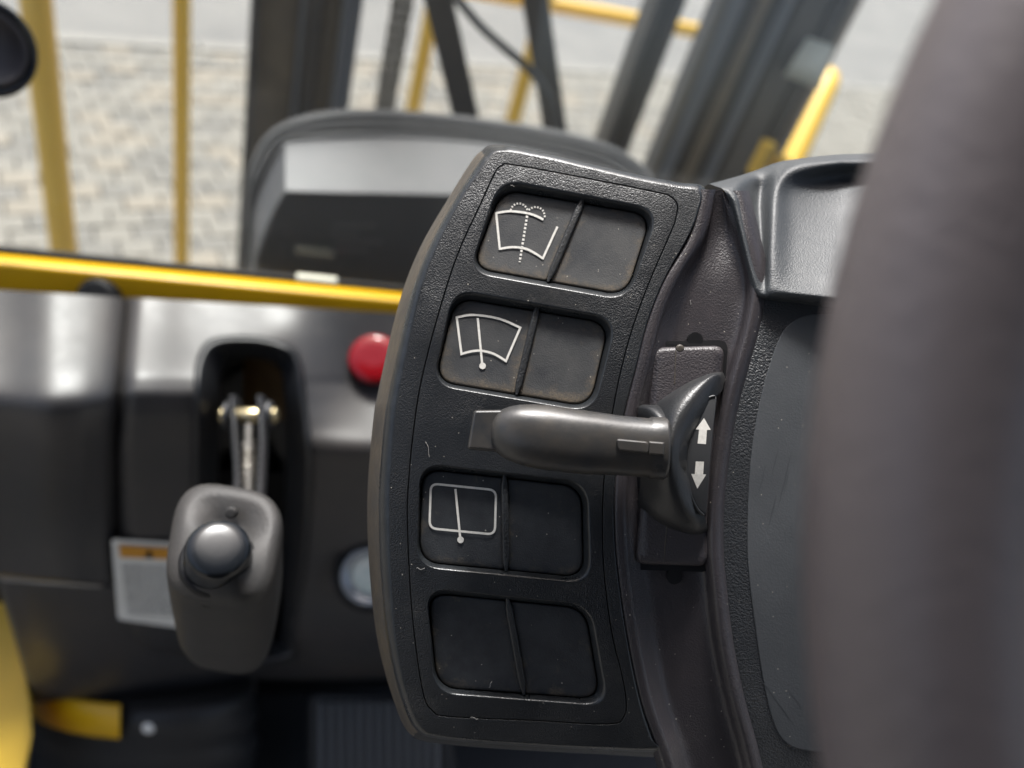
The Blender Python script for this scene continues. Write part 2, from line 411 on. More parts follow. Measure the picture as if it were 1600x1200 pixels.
# left channel: web and two flanges with greasy running faces
mpart('channel_web', 'mast_paint', 472, 80, 1.34, 160, 0.02)
mpart('channel_flange', 'mast_paint', 396, 80, 1.30, 12, 0.10)
mpart('running_face', 'mast_grease', 430, 80, 1.29, 56, 0.03)
mpart('channel_lip', 'mast_blue', 468, 80, 1.27, 7, 0.03)
mpart('inner_channel', 'mast_paint', 486, 80, 1.29, 20, 0.05)
mpart('running_face', 'mast_grease', 510, 80, 1.30, 26, 0.03)
mpart('channel_flange', 'mast_blue', 540, 80, 1.28, 26, 0.07)
# narrow middle rail
mpart('rail_flange', 'mast_paint', 983, 110, 1.45, 15, 0.06)
mpart('running_face', 'mast_grease', 998, 110, 1.47, 20, 0.03)
mpart('rail_flange', 'mast_paint', 1013, 110, 1.44, 12, 0.06)
# right channel group
mpart('channel_web', 'mast_paint', 1130, 130, 1.50, 150, 0.02)
mpart('channel_flange', 'mast_blue', 1085, 130, 1.42, 22, 0.06)
mpart('channel_flange', 'mast_paint', 1108, 130, 1.43, 30, 0.04)
mpart('lift_rod', 'mast_grease', 1136, 130, 1.40, 15, 0.02)
mpart('channel_flange', 'mast_paint', 1155, 130, 1.42, 22, 0.05)
mpart('lift_rod', 'mast_blue', 1172, 130, 1.39, 13, 0.02)
mpart('channel_flange', 'mast_paint', 1200, 130, 1.42, 44, 0.05)
b = bmesh.new(); upright(b, 1236, 80, 1.44, 56, 0.03, 1.0, 2.4, .004); obj('side_plate', b, 'mast_paint', mast)
b = bmesh.new(); upright(b, 1295, 30, 1.46, 70, 0.03, 1.62, 2.4, .004); obj('side_plate', b, 'mast_paint', mast)
b = bmesh.new(); c = P(1240, 190, 1.46); tube(b, [(c.x, c.y, 1.0), (c.x, c.y, 1.65)], 0.011, 12); obj('lift_rod', b, 'rod_steel', mast)
b = bmesh.new(); c = P(1218, 190, 1.46); tube(b, [(c.x, c.y, 1.0), (c.x, c.y, 1.75)], 0.014, 12); obj('lift_rod', b, 'mast_paint', mast)
b = bmesh.new(); loft(b, [[P(x, y, d) for d in (1.34, 1.38)] + [P(x2, y2, d) for d in (1.38, 1.34)] for (x, y, x2, y2) in ((1224, 118, 1280, 140), (1243, 88, 1292, 105), (1262, 58, 1304, 72))], True, True, True)
obj('hose_clamp', b, 'beige_fitting', mast)
# leaf chain
chain = thing('lift_chain', 'greasy leaf chain hanging beside the left mast channel', 'chain', P(600, 200, 1.36))
c0 = P(614, 90, 1.36); lp = 0.019
bm = bmesh.new()
for off in (-0.013, -0.0045, 0.0045, 0.013):
    prof = []
    for k in range(20):
        a = 2*math.pi*k/20; yy = math.sin(a); xx = math.cos(a)
        prof.append((xx*0.0085*(1 if abs(yy) > .3 else .82), (0.0095 if yy > 0 else -0.0095)+yy*0.0085))
    loft(bm, [[U*(off+s)+V*x+Z*y for x, y in prof] for s in (-.0028, .0028)], True, True, True)
tube(bm, [U*-.018+Z*0.0095, U*.018+Z*.0095], 0.0042, 10)
bmesh.ops.recalc_face_normals(bm, faces=bm.faces[:])
lme = bpy.data.meshes.new('link'); bm.to_mesh(lme); bm.free(); lme.materials.append(MATS['chain_steel'])
def hang(root, c, k0_, k1_):
    for k in range(k0_, k1_):
        o = bpy.data.objects.new('link', lme); COL.objects.link(o); o.location = Vector((c.x, c.y, c.z+k*lp))
        if k % 2: o.scale = (0.94, 0.94, 1)
        attach(o, root)
hang(chain, c0, -12, 18)
chain2 = thing('lift_chain', 'dark leaf chain running along the left side of the right mast channel', 'chain', P(1080, 200, 1.36))
hang(chain2, P(1104, 90, 1.37), -14, 16)
# dark struts and the hose between the channels
def strut(a, bq, wa, t, label):
    b = bmesh.new(); p, q = P(*a), P(*bq); ax = (q-p).normalized(); sd = ax.cross(V).normalized(); nn = ax.cross(sd).normalized()
    box(b, (p+q)/2, (q-p)/2, sd*wa/2, nn*t/2, 0.003)
    o = obj('diagonal_strut', b, 'mast_paint'); tag(o, label, 'strut', 'dark struts behind the windscreen'); return o
strut((624, -264, .89), (733, 205, 1.16), 0.036, 0.012, 'dark flat strut left of the hose behind the hooded box')
strut((792, -290, .915), (872, 235, 1.22), 0.034, 0.012, 'dark flat strut right of the hose, crossed by its lower end')
b = bmesh.new(); hp = [P(*q) for q in spline([(640, -150, .95), (690, -30, 1.0), (716, 0, 1.01), (752, 42, 1.03), (792, 78, 1.05), (822, 104, 1.07), (846, 132, 1.09), (862, 166, 1.11), (872, 215, 1.14)], 6)]
tube(b, hp, 0.0058, 12); o = obj('hydraulic_hose', b, 'hose_rubber'); tag(o, 'thin dark hose curving between the two struts', 'hose')

# ================================================================== unseen cab shell, added to block sky from behind and above
def cab_pt(u, v, z): return Vector((EYE.x, EYE.y, 0))+U*u+V*v+Z*z
b = bmesh.new(); box(b, cab_pt(.1, -.35, 2.16), U*.62, V*.66, Z*.02, .006); o = obj('sky_block_roof', b, 'sky_block_dark'); o['kind'] = 'structure'; o['label'] = 'unseen dark half roof added over the driver to block sky'  # added blocker; front edge kept back so the sun reaches panel and dash
b = bmesh.new(); box(b, cab_pt(.1, -.95, 1.45), U*.62, V*.02, Z*.69, .006); o = obj('sky_block_rear', b, 'sky_block_dark'); o['kind'] = 'structure'; o['label'] = 'unseen dark rear wall added behind the driver to block sky'  # added blocker; keeps rear sky out of the panel's reflections

# ================================================================== windscreen and its yellow beam
wind = thing('windscreen', 'glass windscreen with dark lower seal above the yellow beam', 'windscreen', P(300, 415, 0.75))
def beam_pt(s, v, z): return P(300, 441, 0.72)+U*s+V*v+Z*z
b = bmesh.new(); box(b, beam_pt(0.25, 0.022, 0.45)+V*0.10, U*1.0, V*0.003, Z*0.45+V*0.10); obj('pane', b, 'glass', wind, smooth=False)
b = bmesh.new(); box(b, beam_pt(0.25, 0.020, 0.000), U*1.0, V*0.003, Z*0.0028, 0.001); obj('lower_seal', b, 'seal_rubber', wind)
b = bmesh.new()
for k in range(70):
    x = random.uniform(400, 1330); y = random.uniform(0, 240)
    r = EYE; d_ = (P(x, y, 1)-EYE); pn_ = V*0.45-Z*0.10; q0 = beam_pt(0.25, 0.0185, 0.0)
    tt = (q0-EYE).dot(pn_)/d_.dot(pn_); c = EYE+d_*tt
    r = random.uniform(.0006, .0016)
    lathe(b, c, pn_*-1, [(0, r), (r*.3, r*.75), (r*.42, r*.2)], 8, False, True)
obj('dried_drop', b, 'glass', wind, kind='stuff')
beam = thing('cab_cross_beam', 'yellow painted cross beam along the foot of the windscreen', 'beam', P(300, 440, 0.72))
b = bmesh.new()
prof = [(0.016, -0.012), (0.016, -0.001), (0.003, 0.0005), (0.0, -0.002), (-0.013, -0.030), (-0.010, -0.033), (0.016, -0.033)]
loft(b, [[beam_pt(s, v, z) for v, z in prof] for s in (-0.75, 0.0, 0.4, 1.0)], True, True, True)
obj('beam_body', b, 'yellow_beam', beam)
b = bmesh.new(); box(b, beam_pt(0.25, 0.012, -0.040), U*1.0, V*0.016, Z*0.006, 0.002); obj('lower_gasket', b, 'seal_rubber', beam)
b = bmesh.new(); box(b, P(495, 437, 0.735), U*0.018, V*0.004, Z*0.0028, 0.002); obj('pale_tab', b, 'beige_fitting', beam)

def PD(px, py, d): return P(px, py, d+.035+(px-400)*.0002)
# ================================================================== hooded box behind the beam
hd = thing('display_housing', 'black box with grey upper face and ribbed rubber hood behind the yellow beam', 'housing', P(600, 440, 0.80))
outer = [(384, 420), (384, 300), (398, 240), (432, 198), (500, 175), (590, 171), (720, 181), (850, 200), (950, 226), (1008, 262), (1030, 300)]
inner = [(398, 420), (396, 318), (412, 272), (446, 226), (505, 218), (590, 215), (720, 222), (850, 238), (938, 258), (985, 285), (1000, 310)]
so, si = spline(outer, 10), spline(inner, 10)
b = bmesh.new(); loops = []
for tt, d in ((1.0, .86), (0.0, .84), (-0.02, .80), (0.03, .785), (0.12, .780), (0.30, .779), (0.34, .783), (0.40, .783), (0.44, .777), (0.62, .775), (0.68, .779), (0.74, .779), (0.78, .773), (0.95, .772), (1.0, .776), (1.02, .80)):
    t2 = tt if d < .85 else 0.5
    loops.append([PD(a[0]+(c[0]-a[0])*t2, a[1]+(c[1]-a[1])*t2, d) for a, c in zip(so, si)])
loft(b, loops, False); obj('rubber_hood', b, 'hood_rubber', hd)
b = bmesh.new()                   # fine ribs on the hood
for i in range(6, len(so)-20, 1):
    for k in (0, 1, 2):
        f = i+k/3
        i0 = int(f); fr_ = f-i0
        A = Vector(so[i0]).lerp(Vector(so[i0+1]), fr_); B = Vector(si[i0]).lerp(Vector(si[i0+1]), fr_)
        q0, q1 = A.lerp(B, .46), A.lerp(B, .62)
        tube(b, [PD(q0.x, q0.y, .7755), PD(q1.x, q1.y, .7735)], 0.0009, 5)
obj('hood_ribs', b, 'hood_rubber', hd, wn=False, kind='stuff')
# grey sloping faces and dark front face
def quadpatch(name, mat, rows, nu=6, nv=6, parent=hd):
    b = bmesh.new(); surf(b, grid_spline(rows, nu, nv), PD); return obj(name, b, mat, parent)
quadpatch('upper_face', 'housing_grey', [[(441, 214, .785), (520, 208, .785), (640, 206, .785), (800, 220, .785), (960, 262, .785)],
    [(445, 232, .765), (520, 228, .765), (640, 226, .765), (800, 240, .765), (960, 275, .765)],
    [(446, 292, .732), (520, 294, .732), (640, 296, .732), (800, 302, .732), (960, 320, .732)],
    [(447, 300, .731), (520, 302, .731), (640, 304, .731), (800, 310, .731), (960, 328, .731)]])
quadpatch('left_face', 'housing_grey', [[(441, 214, .786), (447, 228, .766), (447, 300, .731)],
    [(408, 272, .786), (418, 290, .766), (432, 330, .734)],
    [(394, 330, .786), (398, 345, .768), (408, 388, .742)],
    [(392, 420, .786), (394, 425, .77), (400, 430, .752)]])
quadpatch('front_face', 'housing_dark', [[(446, 298, .7312), (540, 300, .7312), (700, 303, .7312), (960, 326, .7312)],
    [(425, 335, .7355), (540, 345, .738), (700, 350, .738), (960, 365, .738)],
    [(402, 395, .746), (540, 400, .748), (700, 405, .748), (960, 420, .748)],
    [(398, 440, .757), (540, 450, .758), (700, 455, .758), (960, 470, .758)]])
b = bmesh.new()                   # faint moulded lettering, too blurred to read
for r_, (x0, x1) in enumerate(((522, 578), (516, 560), (522, 588), (516, 574))):
    y = 352+r_*13; x = x0
    while x < x1:
        wl = random.uniform(6, 14); box(b, PD(x+wl/2, y, .7372+r_*.0021), CX*(wl/2*.00057), CY*.0012, CDIR*.0003); x += wl+3
obj('moulded_print', b, 'faint_print', hd, smooth=False)

# ================================================================== dashboard
DT = [(440, .669), (470, .657), (520, .636), (560, .618), (590, .606), (615, .602), (645, .606), (700, .626), (800, .672), (900, .718), (1000, .768), (1100, .82)]
DT2 = [(440, .652), (600, .646), (622, .640), (690, .612), (712, .612), (800, .650), (900, .705), (1000, .760), (1100, .82)]
def lin(T, y):
    for (a, x), (c, z) in zip(T, T[1:]):
        if y <= c: return x+(z-x)*(y-a)/(c-a)
    return T[-1][1]
def dd(py, px=300):
    k = min(1, max(0, (px-445)/60)); k = k*k*(3-2*k)
    return (lin(DT, py)*(1-k)+lin(DT2, py)*k)+(px-300)*.00017
dash = thing('dashboard', 'black moulded dashboard below the yellow beam', 'dashboard', P(300, 1000, 0.78))
slot_o = spline([(300, 1010), (299, 900), (300, 760), (302, 620), (308, 560), (332, 530), (392, 525), (446, 537), (470, 562), (481, 630), (488, 720), (482, 850), (462, 1000), (455, 1030), (380, 1040)], 6, True)
slot_i = spline([(338, 990), (338, 900), (339, 760), (341, 625), (347, 578), (362, 560), (395, 558), (428, 566), (442, 586), (446, 650), (447, 720), (446, 850), (440, 980), (430, 1000), (380, 1010)], 6, True)
ys = [462, 480, 510, 540, 565, 585, 600, 615, 630, 650, 670, 690, 710, 735, 780, 850, 920, 985, 1030, 1062]
rows = []
for y in ys:
    sk = max(0, (y-470))*-0.08 if y < 700 else -18.0+0.05*(y-700)
    lx = 208+sk
    r = []
    for x, off in ((lx-14, .018), (lx-7, .008), (lx, .001), (lx+14, -.003), (lx+45, -.003), (300, 0), (360, 0), (420, 0), (480, 0), (560, 0.003), (640, .006), (760, .01), (1000, .02), (1250, .03)):
        d = dd(y, x)+off
        if y > 1020: d += (y-1020)*.0022
        r.append((x, y+(x-150)*.055*max(0, (600-y)/130), d))
    rows.append(r)
b = bmesh.new(); surf(b, grid_spline(rows, 5, 3), P, skip=lambda m: inside(m, inset(slot_o, 6))); obj('centre_cover', b, 'dash_plastic', dash)
# left cover with its rounded shoulder
rows = []
for y in [462, 480, 510, 540, 570, 595, 615, 640, 680, 740, 820, 880, 893, 897]:
    sk = max(0, (y-470))*-0.09 if y < 700 else -20.0
    rx = 196+sk
    r = []
    for x, off in ((-560, .02), (-260, .02), (-120, .01), (0, .0), (70, -.012), (120, -.012), (rx-32, -.008), (rx-12, -.003), (rx-3, .004), (rx+3, .012), (rx+8, .018)):
        yy = y + 16*math.exp(-((x-80)/110)**2)*min(1, max(0, (y-470)/110))*(1 if y < 700 else max(.3, 1-(y-700)/150))
        d = dd(y, x)+off+(0.01 if y > 895 else 0)
        r.append((x, yy+(x-150)*.055*max(0, (600-y)/130) + (x+0)*0.10*(y > 850), d))
    rows.append(r)
b = bmesh.new(); surf(b, grid_spline(rows, 4, 3), P); obj('left_cover', b, 'dash_plastic', dash)
rows = []
for y, o_ in ((898, .02), (905, .004), (915, 0), (960, 0), (1010, 0.003), (1050, .012), (1080, .03), (1094, .06)):
    r = []
    lb = -8+(y-898)*.30
    for x, off in ((lb, .035), (lb+5, .008), (lb+22, 0), (lb+60, -.008), (150, -.006), (200, 0.0), (260, .008), (330, .02), (400, .05)):
        r.append((x, y+x*.06-(0.0004*(x-120)**2 if x > 120 and y > 1000 else 0), dd(y, x)+off+o_+.004))
    rows.append(r)
b = bmesh.new(); surf(b, grid_spline(rows, 4, 4), P); obj('lower_cover', b, 'dash_plastic', dash)
# lever slot surround and pocket
b = bmesh.new(); loops = []
for tt, off in ((-.10, .012), (-.02, .0), (.06, -.006), (.16, -.008), (.28, -.006), (.5, .004), (.8, .018), (1.0, .028)):
    loops.append([P(a[0]+(c[0]-a[0])*tt, a[1]+(c[1]-a[1])*tt, dd(a[1], a[0])*(1-tt)+dd(c[1], c[0])*tt+off) for a, c in zip(slot_o, slot_i)])
loops.append([P(c[0], c[1], dd(c[1], c[0])+.034) for c in slot_i]); loops.append([P(c[0]*.94+24, c[1]*.96+30, dd(c[1], c[0])+.13) for c in slot_i])
loft(b, loops, True, False, True); obj('slot_surround', b, 'slot_plastic', dash)
b = bmesh.new(); box(b, P(418, 605, .705), CX*.020, CY*.028, CDIR*.004, .002); obj('slot_bracket', b, mk('rusty_bracket', (0.10, 0.055, 0.015), 0.6, 0.3), dash)
b = bmesh.new(); lathe(b, P(153, 466, .70), CDIR, [(-.01, .018), (.004, .017), (.008, .012)], 20); obj('dash_plug', b, 'black', dash)
# warning sticker
def dfront(px, py): return dd(py, px)-0.006
def sheet(name, mat, quad, lift, parent, r=3):
    b = bmesh.new(); pts = rpoly(quad, r, 4)
    a = [P(x, y, dfront(x, y)-lift) for x, y in pts]; c = [P(x, y, dfront(x, y)-lift+.0006) for x, y in pts]
    loft(b, [c, a], True, True, True); return obj(name, b, mat, parent, smooth=False)
lab = sheet('warning_label', 'label_white', [(174, 842), (300, 850), (302, 984), (184, 968)], .0008, dash, 6)
lab['label'] = 'white warning sticker with an orange header'
sheet('label_header', 'label_orange', [(186, 852), (300, 859), (300, 877), (188, 871)], .0035, lab, 1)
b = bmesh.new()
for k in range(13):
    y = 882+k*6.2; x0 = 190+k*.9; x = x0
    while x < 292:
        wl = random.uniform(5, 15)
        x2 = min(x+wl, 294); pts = [(x, y+(x-190)*.05), (x2, y+(x2-190)*.05), (x2, y+1.7+(x2-190)*.05), (x, y+1.7+(x-190)*.05)]
        vs = [b.verts.new(P(px, py, dfront(px, py)-.004)) for px, py in pts]; b.faces.new(vs); x = x2+2.5
obj('label_print', b, 'print_grey', lab, smooth=False)
b = bmesh.new(); vs = [b.verts.new(P(px, py, dfront(px, py)-.0046)) for px, py in ((226, 872), (233, 857), (240, 873))]; b.faces.new(vs); obj('warning_triangle', b, 'black', lab, smooth=False)
# red push knob
kn_ = thing('red_knob', 'round red push knob on the dashboard beside the switch panel', 'knob', P(582, 563, .62))
kc = P(586, 566, dd(566, 586)+.004); ka = (CDIR*0.8+Z*0.45).normalized()
b = bmesh.new(); lathe(b, kc, ka, [(-.01, .008), (.004, .009), (.005, .0195), (.007, .0222), (.0095, .0218), (.0115, .0185), (.0122, .012), (.0118, .004)], 32); obj('knob_cap', b, 'red_plastic', kn_)
b = bmesh.new(); lathe(b, kc, ka, [(-.012, .012), (.004, .0125), (.0055, .011)], 24); obj('knob_collar', b, 'black', kn_)
# round dial
dl = thing('round_dial', 'round pale dial in a black ring, half hidden by the switch panel', 'dial', P(575, 895, .70))
dc = P(580, 897, dd(897, 580)-.014)
b = bmesh.new(); lathe(b, dc, CDIR, [(-.01, .0335), (.008, .033), (.012, .030), (.011, .0265), (.006, .0255)], 36, True, False); obj('dial_ring', b, 'black', dl)
b = bmesh.new(); lathe(b, dc, CDIR, [(.005, .0262), (.0115, .0256), (.0125, .0235), (.009, .0185), (.006, .018)], 36, False, False); obj('metal_trim', b, 'trim_grey', dl)
b = bmesh.new(); lathe(b, dc, CDIR, [(.003, .0190), (.006, .0185), (.0075, .012), (.0078, .002)], 36); obj('dial_face', b, 'dial_face', dl)
b = bmesh.new(); lathe(b, P(527, 908, dd(908, 527)-.006), CDIR, [(0, .006), (.004, .0055), (.005, .003)], 16); obj('dial_screw', b, 'cover_plastic', dl)

# ================================================================== parking brake lever
pb = thing('parking_brake_lever', 'grey parking brake grip with a shiny black release button', 'lever', P(390, 648, .63))
# two arm plates from the pivot down to the grip
for x0, x1 in ((368, 372), (410, 408)):
    b = bmesh.new(); A = [(x0, 622, .640), (x0, 648, .632), (x0+1, 700, .60), (x1, 760, .545), (x1-4, 830, .47)]
    A = spline(A, 4); ld = []
    for i, q in enumerate(A):
        p = P(*q); n_ = P(*A[min(i+1, len(A)-1)])-P(*A[max(i-1, 0)]); n_.normalize(); up = n_.cross(CX).normalized()
        hw = .011 if i < 6 else .009
        if i == 0: hw = .006
        ld.append([p+CX*.0022+up*hw, p-CX*.0022+up*hw, p-CX*.0022-up*hw, p+CX*.0022-up*hw])
    loft(b, ld, True, True, True); obj('arm_plate', b, 'steel_dark', pb)
pc = P(389, 649, .628)
b = bmesh.new(); tube(b, [pc-CX*.017, pc+CX*.017], .0058, 16); obj('pivot_pin', b, 'brass', pb)
for s, mt in ((-1, 'rod_steel'), (1, 'brass')):
    b = bmesh.new(); lathe(b, pc+CX*s*.013, CX*s, [(0, .011), (.004, .011), (.005, .009)], 16); obj('pivot_washer', b, 'steel_dark', pb)
    b = bmesh.new(); lathe(b, pc+CX*s*.0175, CX*s, [(0, .0062), (.003, .0062), (.0045, .0045)], 12); obj('pin_head', b, 'brass', pb)
b = bmesh.new(); sp = []
for k in range(7*14):
    a = 2*math.pi*k/14; f = k/(7*14); c = P(388, 690+80*f, .600-.05*f); sp.append(c+CX*.0055*math.cos(a)+CDIR*.0055*math.sin(a))
tube(b, sp, .0011, 6); obj('return_spring', b, 'spring_steel', pb)
b = bmesh.new(); tube(b, [P(388, 665, .606), P(388, 720, .585), P(388, 800, .52)], .0028, 10); obj('release_rod', b, 'rod_steel', pb)
# grip: rounded end face towards the camera, body running down and away
def ell(cx, cy, rx, ry, d, n=40, e=2.5, sk=0.0, dtop=0.0, ang=0.0):
    out = []
    for k in range(n):
        a = 2*math.pi*k/n; ca, sa = math.cos(a), math.sin(a)
        x = rx*abs(ca)**(2/e)*(1 if ca > 0 else -1); y = ry*abs(sa)**(2/e)*(1 if sa > 0 else -1)
        xr = x*math.cos(ang)-y*math.sin(ang); yr = x*math.sin(ang)+y*math.cos(ang)
        out.append((cx+xr, cy+yr, d+dtop*(-y/ry)))
    return out
GA = 0.16
rings = [(350, 856, 8, 8, .3495), (350, 855, 40, 46, .3500), (350, 854, 66, 74, .3512), (350, 853, 80, 88, .3540), (350, 853, 86, 94, .3580), (351, 858, 87.5, 96, .3640), (352, 872, 86, 99, .376), (354, 896, 83, 103, .393), (357, 920, 80, 105, .412), (359, 940, 77, 104, .428), (361, 954, 72, 97, .442), (363, 962, 60, 82, .452), (364, 965, 35, 48, .458), (364, 965, 6, 8, .460)]
b = bmesh.new()
loft(b, [[P(*q) for q in ell(*r_[:4], r_[4], 44, 3.3, 0, 0.016 if i < 8 else 0.016*(14-i)/7, GA)] for i, r_ in enumerate(rings)], True, True, True)
obj('grip', b, 'grip_rubber', pb)
b = bmesh.new(); lathe(b, P(360, 802, .3612), CDIR, [(-.003, .0026), (-.0004, .0026), (.0002, .0018)], 16); obj('grip_pip', b, 'grip_rubber', pb)
bc = P(341, 878, .3465); ba = ((EYE-bc).normalized()*0.86+CY*0.40).normalized()
b = bmesh.new(); lathe(b, bc, ba, [(-.012, .0158), (.0005, .0158), (.0022, .0150), (.0024, .0138)], 36); obj('button_collar', b, 'black', pb)
b = bmesh.new(); lathe(b, bc, ba, [(-.01, .0140), (.004, .0139), (.0128, .0131), (.0148, .0124), (.0160, .0108), (.01645, .0080), (.0166, .0045), (.01665, .001)], 40); obj('release_button', b, 'button_plastic', pb)

# ================================================================== lower left: yellow side, boot, pedal, floor, lamp
b = bmesh.new()
yl = [(-120, 900), (6, 905), (14, 960), (30, 1040), (52, 1092), (50, 1150), (38, 1230), (-120, 1260)]
loft(b, [[P(x, y, .90-(y-900)*.0003+d) for x, y in yl] for d in (.0, -.05)], True, True, True); bmesh.ops.bevel(b, geom=[e for e in b.edges], offset=.004, segments=2, affect='EDGES')
o = obj('chassis_panel', b, 'yellow_paint'); tag(o, 'bright yellow body panel at the lower left edge', 'panel')
bt = thing('column_boot', 'black rubber boot with a yellow band under the dashboard', 'boot', P(220, 1260, .9))
def bring(cx, y, rx, ry, d, n=40): return [P(cx+rx*math.cos(2*math.pi*k/n), y+ry*math.sin(2*math.pi*k/n), d-.10*math.sin(2*math.pi*k/n)) for k in range(n)]
b = bmesh.new(); loft(b, [bring(225, y, rx, 46, d) for y, rx, d in ((1050, 170, .90), (1084, 172, .90), (1096, 168, .902), (1104, 176, .905), (1118, 178, .91), (1128, 170, .913), (1140, 172, .917), (1156, 182, .92), (1166, 176, .925), (1190, 172, .93), (1280, 168, .95))], True, True, True); obj('boot_body', b, 'boot_rubber', bt)
b = bmesh.new(); n = 40
def barc(y, a0, a1, m, rx, d): return [P(225+rx*math.cos(a), y+46*math.sin(a), d-.10*math.sin(a)) for a in [a0+(a1-a0)*k/m for k in range(m+1)]]
surf(b, [barc(1054, 1.78, 2.9, 12, 176, .900), barc(1058, 1.78, 2.9, 12, 180, .890), barc(1080, 1.78, 2.9, 12, 181, .888), barc(1106, 1.78, 2.9, 12, 181, .892), barc(1110, 1.78, 2.9, 12, 176, .902)]); obj('yellow_band', b, 'yellow_beam', bt)
b = bmesh.new(); lathe(b, P(233, 1133, .805), CDIR, [(-.01, .0085), (.002, .008), (.005, .004)], 16); obj('boot_bolt', b, 'label_white', bt)
pd_ = thing('foot_pedal', 'black ribbed rubber foot pedal low behind the switch panel', 'pedal', P(570, 1230, .92))
b = bmesh.new(); pq = rpoly([(478, 1078), (700, 1090), (720, 1270), (480, 1270)], 26, 6)
loft(b, [[P(x, y, d) for x, y in inset(pq, k)] for k, d in ((0, .94), (0, .925), (4, .918), (9, .916))], True, True, True); obj('pedal_pad', b, 'boot_rubber', pd_)
for k in range(13):
    x = 502+k*15; b = bmesh.new(); tube(b, [P(x, 1098, .913), P(x+.5, 1180, .913), P(x+1, 1260, .913)], .0030, 8); obj('pedal_rib', b, 'pedal_rubber', pd_)
b = bmesh.new(); c = EYE+Vector((0, .4, -1.06))
for s in ((-1.0, -.4), (1.0, -.4), (1.0, 0.55), (-1.0, .55)): b.verts.new(c+U*s[0]+V*s[1])
b.faces.new(b.verts[:]); o = obj('cab_floor', b, 'floor_mat', smooth=False); o['kind'] = 'structure'; o['label'] = 'dark rubber cab floor'
b = bmesh.new()                   # firewall below the dash
q = P(300, 1000, .86)
box(b, Vector((q.x, q.y, 0.85))+U*.35+V*.06, U*.75, V*.01, Z*.28, .004); o = obj('firewall', b, 'black'); o['kind'] = 'structure'; o['label'] = 'black front wall of the foot well'
lm = thing('round_lamp', 'black round lamp housing at the upper left edge', 'lamp', P(0, 80, .60))
la = (CDIR*.5+CX*.75-CY*.25).normalized(); lc = P(-18, 76, .60)
b = bmesh.new(); lathe(b, lc-la*.012, la, [(-.03, .012), (-.015, .028), (.006, .034), (.013, .0345), (.016, .033), (.0165, .029), (.013, .0275)], 40, True, False); obj('lamp_shell', b, 'button_plastic', lm)
b = bmesh.new(); lathe(b, lc-la*.012, la, [(.012, .0277), (.016, .0262), (.0165, .023), (.0125, .0215), (.011, .010), (.010, .002)], 40, False, True); obj('lamp_lens', b, 'cover_plastic', lm)
b = bmesh.new(); tube(b, [lc-la*.03, lc-la*.06-CX*.03, lc-CX*.2-CY*.05], .007, 10); obj('lamp_bracket', b, 'black', lm)

# ================================================================== the steering column with its switch panel
col = thing('steering_column', 'black steering column cover with a curved panel of wiper switches', 'steering column', P(820, 700, .34))
OS = [(735,255),(752,236),(775,227),(850,239),(910,253),(997,273),(1060,285),(1100,292),(1097,330),(1080,367),(1044,434),(1018,500),(1000,570),(978,660),(966,757),(966,845),(975,930),(990,1020),(1008,1100),(1028,1160),(1037,1182),(930,1178),(830,1173),(740,1167),(668,1159),(645,1150),(627,1125),(605,1062),(590,1000),(581,932),(575,845),(575,757),(584,652),(591,612),(612,518),(633,444),(661,378),(700,311)]
OF = [(752,266),(763,250),(785,237),(850,248),(910,262),(995,282),(1058,294),(1092,302),(1087,335),(1072,372),(1036,437),(1010,502),(992,572),(970,662),(958,757),(958,845),(967,930),(981,1020),(998,1100),(1014,1150),(1019,1166),(930,1165),(830,1160),(742,1154),(680,1146),(661,1137),(646,1112),(629,1055),(619,997),(613,930),(609,845),(609,757),(617,654),(623,615),(642,522),(660,448),(685,383),(718,318)]
# h depth scale: right side stays shallow where it meets the cover
NS = 8
os_, of_ = spline(OS, NS, True), spline(OF, NS, True)
rightside = [7*NS <= i <= 20*NS for i in range(len(os_))]
SEAM = [(773,270),(784,259),(800,257),(910,277),(1025,300),(1048,307),(1059,321),(1056,342),(1050,360),(1011,451),(983,532),(962,620),(947,720),(942,800),(944,890),(956,986),(972,1053),(979,1096),(975,1120),(951,1132),(830,1126),(700,1120),(676,1111),(662,1088),(650,1017),(641,927),(636,810),(639,740),(647,663),(658,595),(682,500),(714,399),(749,322)]
seam = spline(SEAM, 4, True)
def hf(h): return lambda x, y: H(x, y, h)
b = bmesh.new()
s0 = inset(seam, -1.2)
flat(b, of_, [s0], hf(0), 16)
N_ = len(os_)
topside = [2*NS+2 <= i < 7*NS for i in range(N_)]
def edge(prof):                   # rows of (t, h) for the left, the right and the top edge
    out = []
    for (t1, h1), (t2, h2), (t3, h3) in prof:
        r = []
        for i, (f, s) in enumerate(zip(of_, os_)):
            t, h = (t2, h2) if rightside[i] else (t3, h3) if topside[i] else (t1, h1)
            r.append(H(f[0]+(s[0]-f[0])*t, f[1]+(s[1]-f[1])*t, h))
        out.append(r)
    return out
worn(b, edge([((0, 0), (0, 0), (0, 0)), ((.10, -.08), (.1, -.05), (.18, -.10)), ((.22, -.40), (.22, -.25), (.38, -.38)), ((.33, -1.0), (.33, -.7), (.58, -.85)), ((.42, -2.0), (.42, -1.3), (.78, -1.6)), ((.48, -3.2), (.47, -1.8), (.94, -2.8))]))
loft(b, [[H(*p, h) for p in inset(seam, k)] for k, h in ((-1.2, 0), (-.5, -.12), (0, -.5), (.1, -3.0))])
weld(b, 2e-6)
obj('panel_bezel', b, 'panel_plastic', col).data.materials.append(MATS['worn_edge'])
b = bmesh.new()
